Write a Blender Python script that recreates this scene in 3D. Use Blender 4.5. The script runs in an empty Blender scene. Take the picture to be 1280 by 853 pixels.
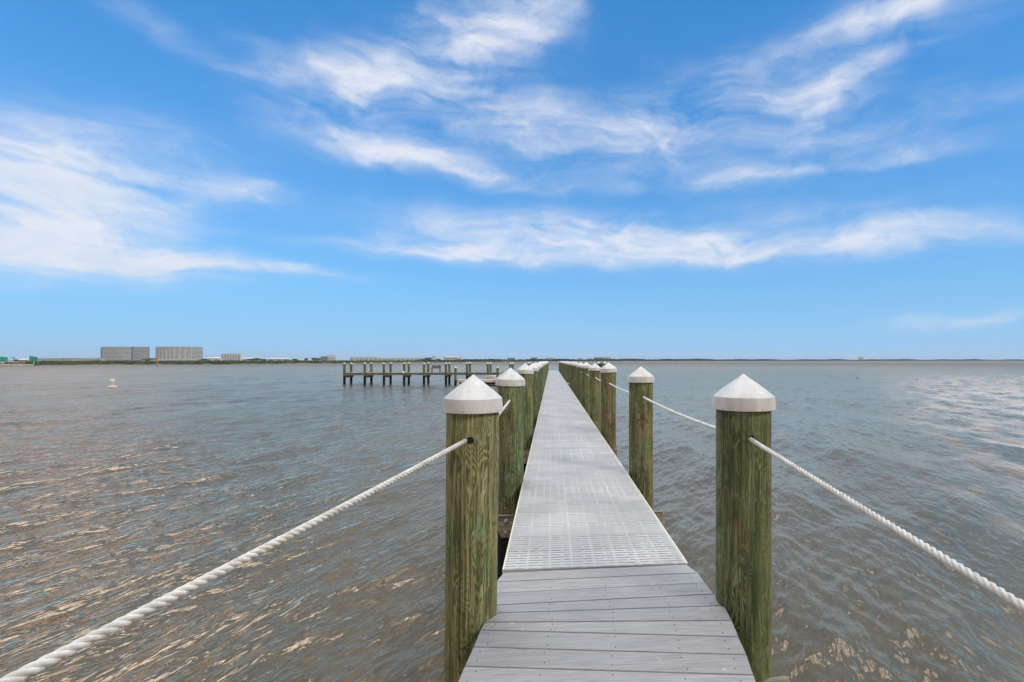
import bpy, bmesh, math, random
import numpy as np
from mathutils import Vector, Matrix

R = math.radians
C = bpy.context.scene.collection
sc = bpy.context.scene
random.seed(7)
rng = np.random.default_rng(11)

# ------------------------------------------------------------------ camera
# World: Z up, water at z=0, the dock runs along +Y.  Camera height 2.6 m, level.
FPX, CX, CY, EYE = 620.0, 742.0, 450.0, 2.6
YAW = math.atan(0.0855)
cam_d = bpy.data.cameras.new('camera')
cam_d.sensor_width = 36.0
cam_d.lens = FPX / 1280 * 36.0
cam_d.shift_x = -(CX - 640) / 1280
cam_d.shift_y = (CY - 426.5) / 1280
cam_d.clip_start = 0.05
cam_d.clip_end = 20000
cam = bpy.data.objects.new('camera', cam_d)
C.objects.link(cam)
cam.location = (0, 0, EYE)
cam.rotation_euler = (R(90), 0, -YAW)
sc.camera = cam

# ------------------------------------------------------------------ exposure
sc.view_settings.view_transform = 'Standard'
sc.view_settings.look = 'None'
sc.view_settings.exposure = 0.0
sc.view_settings.gamma = 1.0
sc.view_settings.use_curve_mapping = False
sc.cycles.max_bounces = 6
sc.cycles.transparent_max_bounces = 12
sc.cycles.use_denoising = True

SUN_EL, SUN_AZ = 42.0, 128.0      # azimuth clockwise from +Y: behind the camera, on the right

# ------------------------------------------------------------------ node helper
class NT:
    def __init__(s, tree):
        s.t = tree; s.n = tree.nodes; s.l = tree.links
    def new(s, typ, **kw):
        nd = s.n.new(typ)
        for k, v in kw.items(): setattr(nd, k, v)
        return nd
    def put(s, sock, v):
        if isinstance(v, bpy.types.NodeSocket): s.l.new(v, sock)
        elif v is not None: sock.default_value = v
    def m(s, op, a, b=None, c=None, clamp=False):
        nd = s.new('ShaderNodeMath', operation=op); nd.use_clamp = clamp
        s.put(nd.inputs[0], a); s.put(nd.inputs[1], b); s.put(nd.inputs[2], c)
        return nd.outputs[0]
    def vm(s, op, a, b=None):
        nd = s.new('ShaderNodeVectorMath', operation=op)
        s.put(nd.inputs[0], a); s.put(nd.inputs[1], b)
        return nd.outputs[0]
    def xyz(s, x, y, z):
        nd = s.new('ShaderNodeCombineXYZ')
        for i, v in enumerate((x, y, z)): s.put(nd.inputs[i], v)
        return nd.outputs[0]
    def sep(s, v):
        nd = s.new('ShaderNodeSeparateXYZ'); s.put(nd.inputs[0], v); return nd.outputs
    def noise(s, vec, scale=5, detail=4, rough=.5, dist=0.0, lac=2.0, typ='FBM'):
        nd = s.new('ShaderNodeTexNoise'); nd.noise_type = typ
        s.put(nd.inputs['Vector'], vec); s.put(nd.inputs['Scale'], scale)
        s.put(nd.inputs['Detail'], detail); s.put(nd.inputs['Roughness'], rough)
        s.put(nd.inputs['Distortion'], dist); s.put(nd.inputs['Lacunarity'], lac)
        return nd.outputs[0]
    def noisec(s, vec, scale=5, detail=2):
        nd = s.new('ShaderNodeTexNoise')
        s.put(nd.inputs['Vector'], vec); s.put(nd.inputs['Scale'], scale); s.put(nd.inputs['Detail'], detail)
        return nd.outputs[1]
    def ss(s, v, a, b, lo=0., hi=1.):
        nd = s.new('ShaderNodeMapRange'); nd.interpolation_type = 'SMOOTHSTEP'
        s.put(nd.inputs[0], v); s.put(nd.inputs[1], a); s.put(nd.inputs[2], b)
        s.put(nd.inputs[3], lo); s.put(nd.inputs[4], hi)
        return nd.outputs[0]
    def lin(s, v, a, b, lo=0., hi=1.):
        nd = s.new('ShaderNodeMapRange')
        s.put(nd.inputs[0], v); s.put(nd.inputs[1], a); s.put(nd.inputs[2], b)
        s.put(nd.inputs[3], lo); s.put(nd.inputs[4], hi)
        return nd.outputs[0]
    def mix(s, f, a, b, blend='MIX'):
        nd = s.new('ShaderNodeMix'); nd.data_type = 'RGBA'; nd.blend_type = blend
        s.put(nd.inputs[0], f)
        for i, v in ((6, a), (7, b)):
            if isinstance(v, tuple): v = (v[0], v[1], v[2], 1)
            s.put(nd.inputs[i], v)
        return nd.outputs[2]
    def ramp(s, v, stops):
        nd = s.new('ShaderNodeValToRGB'); s.put(nd.inputs[0], v)
        el = nd.color_ramp.elements
        while len(el) < len(stops): el.new(.5)
        for e, (p, c) in zip(el, stops):
            e.position = p; e.color = (c[0], c[1], c[2], 1)
        return nd.outputs[0]
    def bump(s, h, strength=.5, dist=.01, normal=None):
        nd = s.new('ShaderNodeBump'); s.put(nd.inputs['Height'], h)
        nd.inputs['Strength'].default_value = strength; nd.inputs['Distance'].default_value = dist
        if normal is not None: s.put(nd.inputs['Normal'], normal)
        return nd.outputs[0]

def pix_dir(x, y):
    """direction (az, el) of a photo pixel"""
    v = Vector(((x - CX) / FPX, 1, -(y - CY) / FPX)).normalized()
    az = math.atan2(v.x, v.y) + YAW
    return az, math.asin(v.z)

# ------------------------------------------------------------------ world / sky
world = bpy.data.worlds.new('World'); sc.world = world; world.use_nodes = True
w = NT(world.node_tree); w.n.clear()
wout = w.new('ShaderNodeOutputWorld'); bg = w.new('ShaderNodeBackground')
w.l.new(bg.outputs[0], wout.inputs[0])
bg.inputs[1].default_value = 0.1
sky = w.new('ShaderNodeTexSky'); sky.sky_type = 'NISHITA'; sky.sun_disc = False
sky.sun_elevation = R(SUN_EL); sky.sun_rotation = R(SUN_AZ)
sky.air_density = 1.3; sky.dust_density = 0.3; sky.ozone_density = 2.5; sky.altitude = 0
tc = w.new('ShaderNodeTexCoord')
d = w.vm('NORMALIZE', tc.outputs['Generated'])
sx, sy, sz = w.sep(d)
az = w.m('ARCTAN2', sx, sy)
el = w.m('ARCSINE', w.m('MINIMUM', w.m('MAXIMUM', sz, -1.0), 1.0))
ae = w.xyz(az, el, 0.0)
# domain warp
wn = w.sep(w.vm('SUBTRACT', w.noisec(w.vm('MULTIPLY', ae, (1.0, 1.8, 1.0)), 5.0, 4), (.5, .5, .5)))
azw = w.m('MULTIPLY_ADD', wn[0], 0.20, az)
elw = w.m('MULTIPLY_ADD', wn[1], 0.075, el)
# clouds: (x, y, rx, ry, rotation, amount) measured on the photograph, turned into sky directions
BL = [(40,215,120,75,15,.75),(135,255,150,55,10,.75),(20,290,160,60,0,.55),(120,318,230,26,2,.85),(340,338,130,9,3,.65),(300,228,50,12,0,.62),
      (225,205,110,45,8,.38),(450,95,45,28,-10,.6),(525,130,130,48,-15,.46),(580,60,140,45,-20,.42),(600,8,120,30,-8,.42),(510,193,130,15,6,.62),
      (655,150,60,24,-5,.34),(640,45,170,24,-22,.26),(480,60,120,30,-15,.3),(200,35,200,20,14,.36),(340,75,90,20,20,.25),(500,95,260,90,-12,.14),
      (720,298,240,32,2,.70),(1010,310,290,19,1,.72),(560,318,150,13,0,.6),(1170,275,60,12,5,.4),(850,285,330,26,0,.25),
      (900,130,300,48,-9,.44),(1060,92,170,15,-8,.46),(1130,6,70,17,0,.85),(1010,130,24,7,-10,.6),(1000,185,360,60,0,.30),(1000,215,300,9,0,.34),(760,190,220,35,0,.2),(1150,160,200,30,0,.16),
      (1215,399,110,10,-3,.7),(700,413,90,8,0,.2),(1090,400,100,5,0,.25),(950,60,330,60,-10,.16)]
tot = None
for (px, py, rx, ry, rot, amt) in BL:
    a0, e0 = pix_dir(px, py)
    ca = math.cos(a0 - YAW)
    ra = rx / FPX * ca * ca * 0.95; re = ry / FPX * ca * math.cos(e0) ** 2
    dx = w.m('SUBTRACT', azw, a0); dy = w.m('SUBTRACT', elw, e0)
    c_, s_ = math.cos(R(rot)), math.sin(R(rot))
    # rot > 0: the streak falls to the right
    u = w.m('MULTIPLY_ADD', dx, c_ / ra, w.m('MULTIPLY', dy, -s_ / ra))
    v = w.m('MULTIPLY_ADD', dx, s_ / re, w.m('MULTIPLY', dy, c_ / re))
    r2 = w.m('MULTIPLY_ADD', u, u, w.m('MULTIPLY', v, v))
    g = w.m('MULTIPLY', w.m('EXPONENT', w.m('MULTIPLY', r2, -0.9)), amt)
    tot = g if tot is None else w.m('ADD', tot, g)
# streaky wisps
stc = w.xyz(w.m('MULTIPLY_ADD', elw, 0.8, azw), w.m('MULTIPLY', elw, 5.2), 0.3)
n1 = w.noise(stc, 3.4, 10, .62, 0.35)
n2 = w.noise(w.xyz(azw, w.m('MULTIPLY', elw, 2.2), 2.7), 9.0, 8, .62, 0.5)
nn = w.m('MULTIPLY_ADD', n1, .62, w.m('MULTIPLY', n2, .38))
dens = w.m('MULTIPLY', tot, w.lin(nn, .32, .68, .10, 1.55))
dens = w.m('MULTIPLY', w.ss(dens, .02, 1.25), .90)
# sky above the frame: broken pale cloud added out of view for the water to mirror
hi = w.noise(w.xyz(w.m('MULTIPLY', az, .8), w.m('MULTIPLY', el, 1.6), 5.0), 2.6, 7, .6, .6)
hib = w.m('ADD', hi, w.m('MULTIPLY_ADD', w.ss(az, R(14), R(32)), .12, w.m('MULTIPLY_ADD', w.ss(az, R(2), R(-18)), .07, -.05)))
himask = w.m('MULTIPLY', w.ss(el, R(37), R(43)), w.ss(hib, .43, .52))
# low unseen cloud bank added behind and beside the camera, lights deck and posts
azb = w.m('ABSOLUTE', w.m('SUBTRACT', az, YAW))
backm = w.m('MULTIPLY', w.ss(azb, R(56), R(80)), w.ss(hi, .34, .55, .25, .95))
backm = w.m('MULTIPLY', backm, w.ss(el, R(75), R(40)))
tint = w.ss(az, R(-45), R(25))
hicol = w.mix(tint, (9.5, 9.5, 9.6), (11.5, 11.8, 12.2))
skyc = w.mix(1.0, sky.outputs[0], (0.33, 1.03, 1.60), 'MULTIPLY')
skyc = w.mix(.45, skyc, (0.50, 3.15, 8.0))
# pale band towards the horizon
hz = w.m('POWER', w.m('SUBTRACT', 1.0, w.m('MAXIMUM', sz, 0.0), clamp=True), 4.5)
skyc = w.mix(w.m('MULTIPLY', hz, .92), skyc, (3.4, 6.2, 9.5))
cl = w.mix(w.ss(n2, .35, .7), (7.0, 7.7, 9.0), (8.6, 8.7, 9.4))
col = w.mix(dens, skyc, cl)
col = w.mix(himask, col, hicol)
col = w.mix(backm, col, (6.2, 5.3, 4.6))
# glow added high on the left, out of view, for warm glints on near water
gd = Vector((math.sin(R(-24)) * math.cos(R(66)), math.cos(R(-24)) * math.cos(R(66)), math.sin(R(66))))
dotn = w.new('ShaderNodeVectorMath', operation='DOT_PRODUCT'); w.put(dotn.inputs[0], d); dotn.inputs[1].default_value = gd
gl_ = w.m('MULTIPLY', w.ss(dotn.outputs['Value'], math.cos(R(17)), math.cos(R(14.5))), w.ss(w.noise(w.xyz(az, el, 4.0), 6.0, 3, .5, .5), .42, .46, .15, 1.))
col = w.mix(gl_, col, (92, 95, 96))
gd2 = Vector((math.sin(R(50)) * math.cos(R(58)), math.cos(R(50)) * math.cos(R(58)), math.sin(R(58))))  # second glow added out of view, for white sparkle on the right-hand water
dot2 = w.new('ShaderNodeVectorMath', operation='DOT_PRODUCT'); w.put(dot2.inputs[0], d); dot2.inputs[1].default_value = gd2
gl2 = w.m('MULTIPLY', w.ss(dot2.outputs['Value'], math.cos(R(28)), math.cos(R(20))), w.ss(w.noise(w.xyz(az, el, 9.0), 9.0, 3, .5, .5), .52, .55, .0, 1.))
col = w.mix(gl2, col, (52, 58, 64))
w.l.new(col, bg.inputs[0])

# ------------------------------------------------------------------ sun
sd = bpy.data.lights.new('sun', 'SUN'); sd.energy = 1.4; sd.angle = R(10); sd.color = (1, .93, .83)
so = bpy.data.objects.new('sun', sd); C.objects.link(so)
sun_dir = Vector((math.sin(R(SUN_AZ)) * math.cos(R(SUN_EL)), math.cos(R(SUN_AZ)) * math.cos(R(SUN_EL)), math.sin(R(SUN_EL))))
so.rotation_euler = sun_dir.to_track_quat('Z', 'Y').to_euler()
so.location = (30, -30, 40)

# ------------------------------------------------------------------ geometry helpers
def wpt(x, y, Z):
    """world point of photo pixel (x, y) at depth Z"""
    X = (x - CX) / FPX * Z; h = EYE - (y - CY) / FPX * Z
    return Vector((X * math.cos(YAW) + Z * math.sin(YAW), Z * math.cos(YAW) - X * math.sin(YAW), h))
def wlev(x, y, z):
    """world point of photo pixel (x, y) lying on the level z"""
    return wpt(x, y, (EYE - z) * FPX / (y - CY))

def link(name, me, mat=None, parent=None):
    o = bpy.data.objects.new(name, me); C.objects.link(o)
    if mat is not None and not me.materials: me.materials.append(mat)
    if parent is not None: o.parent = parent
    return o
def obj(name, bm, mat, parent=None, smooth=False):
    me = bpy.data.meshes.new(name); bm.to_mesh(me); bm.free()
    if smooth:
        for p in me.polygons: p.use_smooth = True
    return link(name, me, mat, parent)
def tag(o, label, cat, group=None, kind=None):
    if kind: o['kind'] = kind
    if label: o['label'] = label
    if cat: o['category'] = cat
    if group: o['group'] = group
    return o
def empty(name, loc, rz=0, rot=None):
    o = bpy.data.objects.new(name, None); C.objects.link(o)
    o.location = loc; o.rotation_euler = rot or (0, 0, rz); o.empty_display_size = .2
    return o
def structure(name, bm, mat, smooth=False):
    o = obj(name, bm, mat, None, smooth); o['kind'] = 'structure'; return o

def box(bm, x0, x1, y0, y1, z0, z1, bev=0.0):
    vs = [bm.verts.new((x, y, z)) for z in (z0, z1) for x, y in ((x0, y0), (x1, y0), (x1, y1), (x0, y1))]
    fs = []
    for q in ((3, 2, 1, 0), (4, 5, 6, 7), (0, 1, 5, 4), (1, 2, 6, 5), (2, 3, 7, 6), (3, 0, 4, 7)):
        fs.append(bm.faces.new([vs[i] for i in q]))
    if bev > 0:
        es = list({e for f in fs for e in f.edges})
        bmesh.ops.bevel(bm, geom=es, offset=bev, segments=2, affect='EDGES', profile=.6)
    return vs
def prism(bm, pts, z0, z1):
    """pts: plan outline, counter-clockwise"""
    a = [bm.verts.new((p[0], p[1], z0)) for p in pts]; b = [bm.verts.new((p[0], p[1], z1)) for p in pts]
    bm.faces.new(a[::-1]); bm.faces.new(b)
    n = len(pts)
    for i in range(n): bm.faces.new((a[i], a[(i + 1) % n], b[(i + 1) % n], b[i]))
def lathe(bm, prof, n=32, c=(0, 0), cap_top=True, cap_bot=True):
    rings = []
    for r, z in prof:
        if r < 1e-5: rings.append([bm.verts.new((c[0], c[1], z))])
        else: rings.append([bm.verts.new((c[0] + r * math.cos(2 * math.pi * k / n), c[1] + r * math.sin(2 * math.pi * k / n), z)) for k in range(n)])
    for a, b in zip(rings[:-1], rings[1:]):
        for k in range(n):
            k2 = (k + 1) % n
            if len(a) == 1: bm.faces.new((a[0], b[k2], b[k]))
            elif len(b) == 1: bm.faces.new((a[k], a[k2], b[0]))
            else: bm.faces.new((a[k], a[k2], b[k2], b[k]))
    if cap_bot and len(rings[0]) > 1: bm.faces.new(rings[0][::-1])
    if cap_top and len(rings[-1]) > 1: bm.faces.new(rings[-1])
def tube(bm, pts, r, n=8):
    pts = [Vector(p) for p in pts]; rings = []
    up = Vector((0, 0, 1))
    for i, p in enumerate(pts):
        t = (pts[min(i + 1, len(pts) - 1)] - pts[max(i - 1, 0)]).normalized()
        a = t.cross(up)
        if a.length < 1e-3: a = t.cross(Vector((1, 0, 0)))
        a.normalize(); b = t.cross(a)
        rr = r[i] if isinstance(r, (list, tuple)) else r
        rings.append([bm.verts.new(p + rr * (math.cos(2 * math.pi * k / n) * a + math.sin(2 * math.pi * k / n) * b)) for k in range(n)])
    for A, B in zip(rings[:-1], rings[1:]):
        for k in range(n): bm.faces.new((A[k], A[(k + 1) % n], B[(k + 1) % n], B[k]))
    bm.faces.new(rings[0][::-1]); bm.faces.new(rings[-1])
    bmesh.ops.recalc_face_normals(bm, faces=bm.faces)
def mesh_np(name, verts, faces_quads):
    me = bpy.data.meshes.new(name)
    nv, nf = len(verts), len(faces_quads); k = faces_quads.shape[1]
    me.vertices.add(nv); me.vertices.foreach_set('co', verts.astype(np.float32).ravel())
    me.loops.add(nf * k); me.loops.foreach_set('vertex_index', faces_quads.astype(np.int32).ravel())
    me.polygons.add(nf)
    me.polygons.foreach_set('loop_start', np.arange(0, nf * k, k, dtype=np.int32))
    me.update(calc_edges=True)
    return me

# ------------------------------------------------------------------ materials
def mat(name, col, rough=.6, var=0.12, scale=6.0, bump=0.0, spec=.5, metal=0.0, coord='Object', stretch=(1, 1, 1), col2=None):
    m = bpy.data.materials.new(name); m.use_nodes = True
    n = NT(m.node_tree); b = n.n['Principled BSDF']
    t = n.new('ShaderNodeTexCoord')
    v = n.vm('MULTIPLY', t.outputs[coord], stretch)
    f = n.noise(v, scale, 5, .6)
    c2 = col2 or tuple(max(0, c * (1 - var * 2.2)) for c in col)
    n.l.new(n.mix(n.ss(f, .3, .7), c2, tuple(min(1, c * (1 + var)) for c in col)), b.inputs['Base Color'])
    b.inputs['Roughness'].default_value = rough; b.inputs['Metallic'].default_value = metal
    b.inputs['Specular IOR Level'].default_value = spec
    if bump: n.l.new(n.bump(f, bump, .01), b.inputs['Normal'])
    return m

def wood_post_mat():
    m = bpy.data.materials.new('green_treated_timber'); m.use_nodes = True
    n = NT(m.node_tree); b = n.n['Principled BSDF']
    t = n.new('ShaderNodeTexCoord'); oi = n.new('ShaderNodeObjectInfo')
    off = n.m('MULTIPLY', oi.outputs['Random'], 37.0)
    p = n.vm('ADD', t.outputs['Object'], n.xyz(off, n.m('MULTIPLY', off, 1.7), n.m('MULTIPLY', off, .6)))
    # warped growth-ring field, contour lines of a stretched noise make cathedral grain and knots
    pz = n.vm('MULTIPLY', p, (1, 1, .16))
    warp = n.noise(n.vm('MULTIPLY', p, (1, 1, .7)), 7.0, 3, .5)
    f = n.noise(pz, 4.4, 3.0, .5, 0.6)
    f2 = n.m('MULTIPLY_ADD', warp, .24, f)
    sxn = n.m('SINE', n.m('MULTIPLY', f2, 150.0))
    ring = n.m('MULTIPLY_ADD', sxn, .5, .5)
    ox, oy, oz = n.sep(t.outputs['Object'])
    for (kx, kz, ks, ka) in ((.030, 2.215, .085, .20), (.045, 1.60, .05, -.13), (-.02, 1.36, .045, .15), (-.05, 1.02, .06, -.12), (.03, -.55, .06, .14), (-.03, -1.2, .05, -.13)):
        ax = n.m('MULTIPLY', n.m('SUBTRACT', ox, kx), 1 / ks); az_ = n.m('MULTIPLY', n.m('SUBTRACT', oz, kz), .62 / ks)
        e_ = n.m('EXPONENT', n.m('MULTIPLY', n.m('MULTIPLY_ADD', ax, ax, n.m('MULTIPLY', az_, az_)), -1.0))
        f2 = n.m('MULTIPLY_ADD', n.m('MULTIPLY', e_, n.m('LESS_THAN', oy, 0.0)), ka, f2)
    sxn = n.m('SINE', n.m('MULTIPLY', f2, 150.0)); ring = n.m('MULTIPLY_ADD', sxn, .5, .5)
    fib = n.noise(n.vm('MULTIPLY', p, (1, 1, .035)), 90.0, 5, .65)
    fib2 = n.noise(n.vm('MULTIPLY', p, (1, 1, .07)), 24.0, 5, .6)
    patch = n.noise(n.vm('MULTIPLY', p, (1, 1, .4)), 5.0, 5, .6, .6)
    patch2 = n.noise(n.vm('ADD', n.vm('MULTIPLY', p, (1, 1, .3)), (9., 4., 2.)), 3.1, 4, .6, .4)
    dark = (.042, .046, .018); brown = (.185, .140, .058); green = (.118, .162, .056); tan = (.39, .37, .20)
    grn = n.sep(oi.outputs['Color'])[0]
    g = n.mix(n.ss(n.m('MULTIPLY_ADD', grn, -.30, n.m('ADD', patch, .15)), .42, .58), green, brown)
    g = n.mix(n.m('MULTIPLY', n.ss(patch2, .50, .64), n.m('MULTIPLY_ADD', grn, .6, .3)), g, (.055, .105, .045))
    g = n.mix(n.m('MULTIPLY', n.ss(n.noise(n.vm('MULTIPLY', p, (1, 1, .25)), 11.0, 5, .7, .3), .54, .66), .65), g, (.27, .31, .14))
    rm = n.m('ADD', n.ss(n.noise(n.vm('MULTIPLY', p, (1, 1, .5)), 4.0, 2, .5), .40, .60, .25, .9), 0.0)
    c = n.mix(n.m('MULTIPLY', n.ss(ring, .75, .05), n.m('MULTIPLY', rm, .85)), g, dark)
    c = n.mix(n.m('MULTIPLY', n.m('MULTIPLY', n.ss(ring, .6, 1.0), n.ss(fib2, .44, .66)), n.m('MULTIPLY', rm, .75)), c, tan)
    c = n.mix(n.m('MULTIPLY', n.ss(fib2, .53, .34), .72), c, dark)
    c = n.mix(n.m('MULTIPLY', n.ss(fib, .47, .70), .55), c, tan)
    bl = n.noise(n.vm('MULTIPLY', p, (1, 1, .45)), 13.0, 6, .72, .5)
    c = n.mix(n.m('MULTIPLY', n.ss(bl, .55, .66), .55), c, (.25, .285, .185))
    c = n.mix(n.m('MULTIPLY', n.ss(bl, .44, .34), .60), c, (.045, .055, .026))
    c = n.mix(n.m('MULTIPLY', n.ss(n.noise(n.vm('MULTIPLY', p, (1, 1, .02)), 60.0, 3, .5), .62, .68), .7), c, (.03, .028, .016))
    rust = n.noise(n.vm('MULTIPLY', p, (1, 1, .12)), 7.0, 3, .5)
    c = n.mix(n.m('MULTIPLY', n.ss(rust, .66, .80), .55), c, (.26, .11, .035))
    hue = n.m('SUBTRACT', n.m('FRACT', n.m('MULTIPLY', oi.outputs['Random'], 7.3)), .5)
    hs = n.new('ShaderNodeHueSaturation'); n.l.new(c, hs.inputs['Color'])
    n.put(hs.inputs['Hue'], n.m('MULTIPLY_ADD', hue, -.05, .5)); n.put(hs.inputs['Value'], n.m('MULTIPLY', n.m('MULTIPLY_ADD', oi.outputs['Random'], .35, .92), n.m('MULTIPLY_ADD', grn, -.22, 1.04)))
    n.l.new(hs.outputs[0], b.inputs['Base Color'])
    b.inputs['Roughness'].default_value = .75; b.inputs['Specular IOR Level'].default_value = .3
    h = n.m('ADD', n.m('MULTIPLY', ring, .25), n.m('MULTIPLY_ADD', fib, .8, n.m('MULTIPLY', fib2, .8)))
    n.l.new(n.bump(h, .55, .006), b.inputs['Normal'])
    return m

def plank_mat():
    m = bpy.data.materials.new('grey_composite_board'); m.use_nodes = True
    n = NT(m.node_tree); b = n.n['Principled BSDF']
    t = n.new('ShaderNodeTexCoord'); p = t.outputs['Object']
    g = n.new('ShaderNodeNewGeometry')
    ri = g.outputs['Random Per Island']
    po = n.vm('ADD', p, n.xyz(n.m('MULTIPLY', ri, 13.), n.m('MULTIPLY', ri, 31.), 0.))
    grain = n.noise(n.vm('MULTIPLY', po, (3.2, 42, 1)), 1.3, 6, .6, 1.2)
    wv = n.m('SINE', n.m('MULTIPLY', n.noise(n.vm('MULTIPLY', po, (2.0, 12, 1)), 1.0, 2, .5, .6), 70.0))
    blot = n.noise(p, 2.6, 5, .6)
    c = n.mix(n.ss(grain, .30, .70), (.228, .219, .214), (.328, .314, .306))
    c = n.mix(n.m('MULTIPLY', n.ss(wv, .3, 1.), .22), c, (.28, .28, .295))
    c = n.mix(n.m('MULTIPLY', n.ss(blot, .45, .75), .30), c, (.37, .36, .355))
    c = n.mix(n.m('MULTIPLY', n.ss(n.noise(p, 34, 4, .7), .66, .78), .30), c, (.22, .21, .21))
    c = n.mix(n.m('MULTIPLY', n.ss(n.noise(n.vm('MULTIPLY', p, (1, 2.2, 1)), 5.0, 7, .75), .56, .70), .45), c, (.17, .155, .14))
    c = n.mix(n.m('MULTIPLY', n.ss(n.noise(p, 16, 3, .6), .70, .74), .6), c, (.55, .54, .52))
    c = n.mix(.6, c, n.mix(ri, (.76, .76, .80), (1.06, 1.06, 1.04)), 'MULTIPLY')
    n.l.new(c, b.inputs['Base Color'])
    b.inputs['Roughness'].default_value = .62
    hh = n.m('MULTIPLY_ADD', wv, .12, grain)
    n.l.new(n.bump(hh, .5, .003), b.inputs['Normal'])
    return m

Y0G = 3.318
def grating_mat():
    """moulded plastic decking; slots are see-through holes"""
    m = bpy.data.materials.new('grey_slotted_plastic'); m.use_nodes = True
    n = NT(m.node_tree); b = n.n['Principled BSDF']
    t = n.new('ShaderNodeTexCoord'); x, y, z = n.sep(t.outputs['Object'])
    rowf = n.m('MULTIPLY', y, 1 / .0435)
    ri = n.m('FLOOR', rowf); rf = n.m('FRACT', rowf)
    inrow = n.m('COMPARE', rf, .5, .09)
    # rib columns every 0.1525 m are solid
    cx_ = n.m('MULTIPLY_ADD', x, 1 / .1535, .02)
    cf = n.m('FRACT', cx_); ci = n.m('FLOOR', cx_)
    incol = n.m('COMPARE', cf, .5, .455)
    odd = n.m('FRACT', n.m('MULTIPLY', n.m('ADD', ci, ri), .5))       # 0 or .5: one long slot, or two short ones
    gap = n.m('GREATER_THAN', n.m('ABSOLUTE', n.m('SUBTRACT', cf, .58)), .06)
    sp = n.m('MAXIMUM', gap, n.m('LESS_THAN', odd, .25))
    slot = n.m('MULTIPLY', n.m('MULTIPLY', inrow, incol), sp)
    topside = n.m('GREATER_THAN', n.sep(n.new('ShaderNodeNewGeometry').outputs['Normal'])[2], .5)
    slot = n.m('MULTIPLY', slot, topside)
    blot = n.noise(t.outputs['Object'], 1.7, 6, .65)
    c = n.mix(n.ss(blot, .38, .62), (.42, .402, .382), (.515, .49, .462))
    c = n.mix(n.m('MULTIPLY', n.ss(n.noise(t.outputs['Object'], 60, 3, .6), .6, .75), .2), c, (.30, .29, .28))
    c = n.mix(n.m('MULTIPLY', n.ss(n.noise(n.vm('MULTIPLY', t.outputs['Object'], (1.2, .5, 1)), 3.0, 6, .7), .55, .72), .28), c, (.34, .32, .29))
    pid = n.m('FLOOR', n.m('MULTIPLY', n.m('SUBTRACT', y, Y0G), 1 / .3048))
    wn_ = n.new('ShaderNodeTexWhiteNoise'); wn_.noise_dimensions = '1D'; n.put(wn_.inputs['W'], pid)
    c = n.mix(.5, c, n.mix(wn_.outputs['Value'], (.86, .86, .86), (1.08, 1.08, 1.08)), 'MULTIPLY')
    wr = n.m('COMPARE', rf, .5, .26)
    c = n.mix(n.m('MULTIPLY', wr, .15), c, (.33, .33, .34))
    n.l.new(c, b.inputs['Base Color']); b.inputs['Roughness'].default_value = .5
    n.l.new(n.bump(n.m('ADD', n.m('SUBTRACT', 1.0, wr), n.m('MULTIPLY', n.noise(t.outputs['Object'], 220, 2), .5)), .4, .002), b.inputs['Normal'])
    n.put(b.inputs['Alpha'], n.m('SUBTRACT', 1.0, slot))
    return m

def cap_mat():
    m = bpy.data.materials.new('white_cap_plastic'); m.use_nodes = True
    n = NT(m.node_tree); b = n.n['Principled BSDF']
    t = n.new('ShaderNodeTexCoord'); oi = n.new('ShaderNodeObjectInfo')
    p = n.vm('ADD', t.outputs['Object'], n.xyz(n.m('MULTIPLY', oi.outputs['Random'], 19.), 0., 0.))
    f = n.noise(n.vm('MULTIPLY', p, (1, 1, .4)), 9, 6, .65)
    c = n.mix(n.ss(f, .42, .72), (.57, .56, .54), (.47, .455, .42))
    c = n.mix(n.m('MULTIPLY', n.ss(n.noise(p, 60, 5, .7), .60, .74), .35), c, (.33, .30, .25))
    c = n.mix(n.m('MULTIPLY', n.ss(n.noise(n.vm('MULTIPLY', p, (1, 1, .22)), 26, 4, .65), .55, .70), .40), c, (.36, .34, .27))
    c = n.mix(n.m('MULTIPLY', n.ss(n.noise(p, 14, 2, .5), .66, .69), .7), c, (.66, .65, .60))
    n.l.new(c, b.inputs['Base Color']); b.inputs['Roughness'].default_value = .5
    n.l.new(n.bump(n.noise(p, 40, 4), .15, .003), b.inputs['Normal'])
    return m

def rope_mat():
    m = bpy.data.materials.new('white_twisted_rope'); m.use_nodes = True
    n = NT(m.node_tree); b = n.n['Principled BSDF']
    t = n.new('ShaderNodeTexCoord')
    f = n.noise(t.outputs['Object'], 25, 5, .6); f2 = n.noise(t.outputs['Object'], 300, 3, .6)
    c = n.mix(n.ss(f, .4, .7), (.60, .585, .54), (.45, .43, .38))
    c = n.mix(n.m('MULTIPLY', n.ss(f2, .5, .75), .3), c, (.50, .48, .43))
    n.l.new(c, b.inputs['Base Color']); b.inputs['Roughness'].default_value = .8
    n.l.new(n.bump(f2, .5, .0015), b.inputs['Normal'])
    return m

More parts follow.
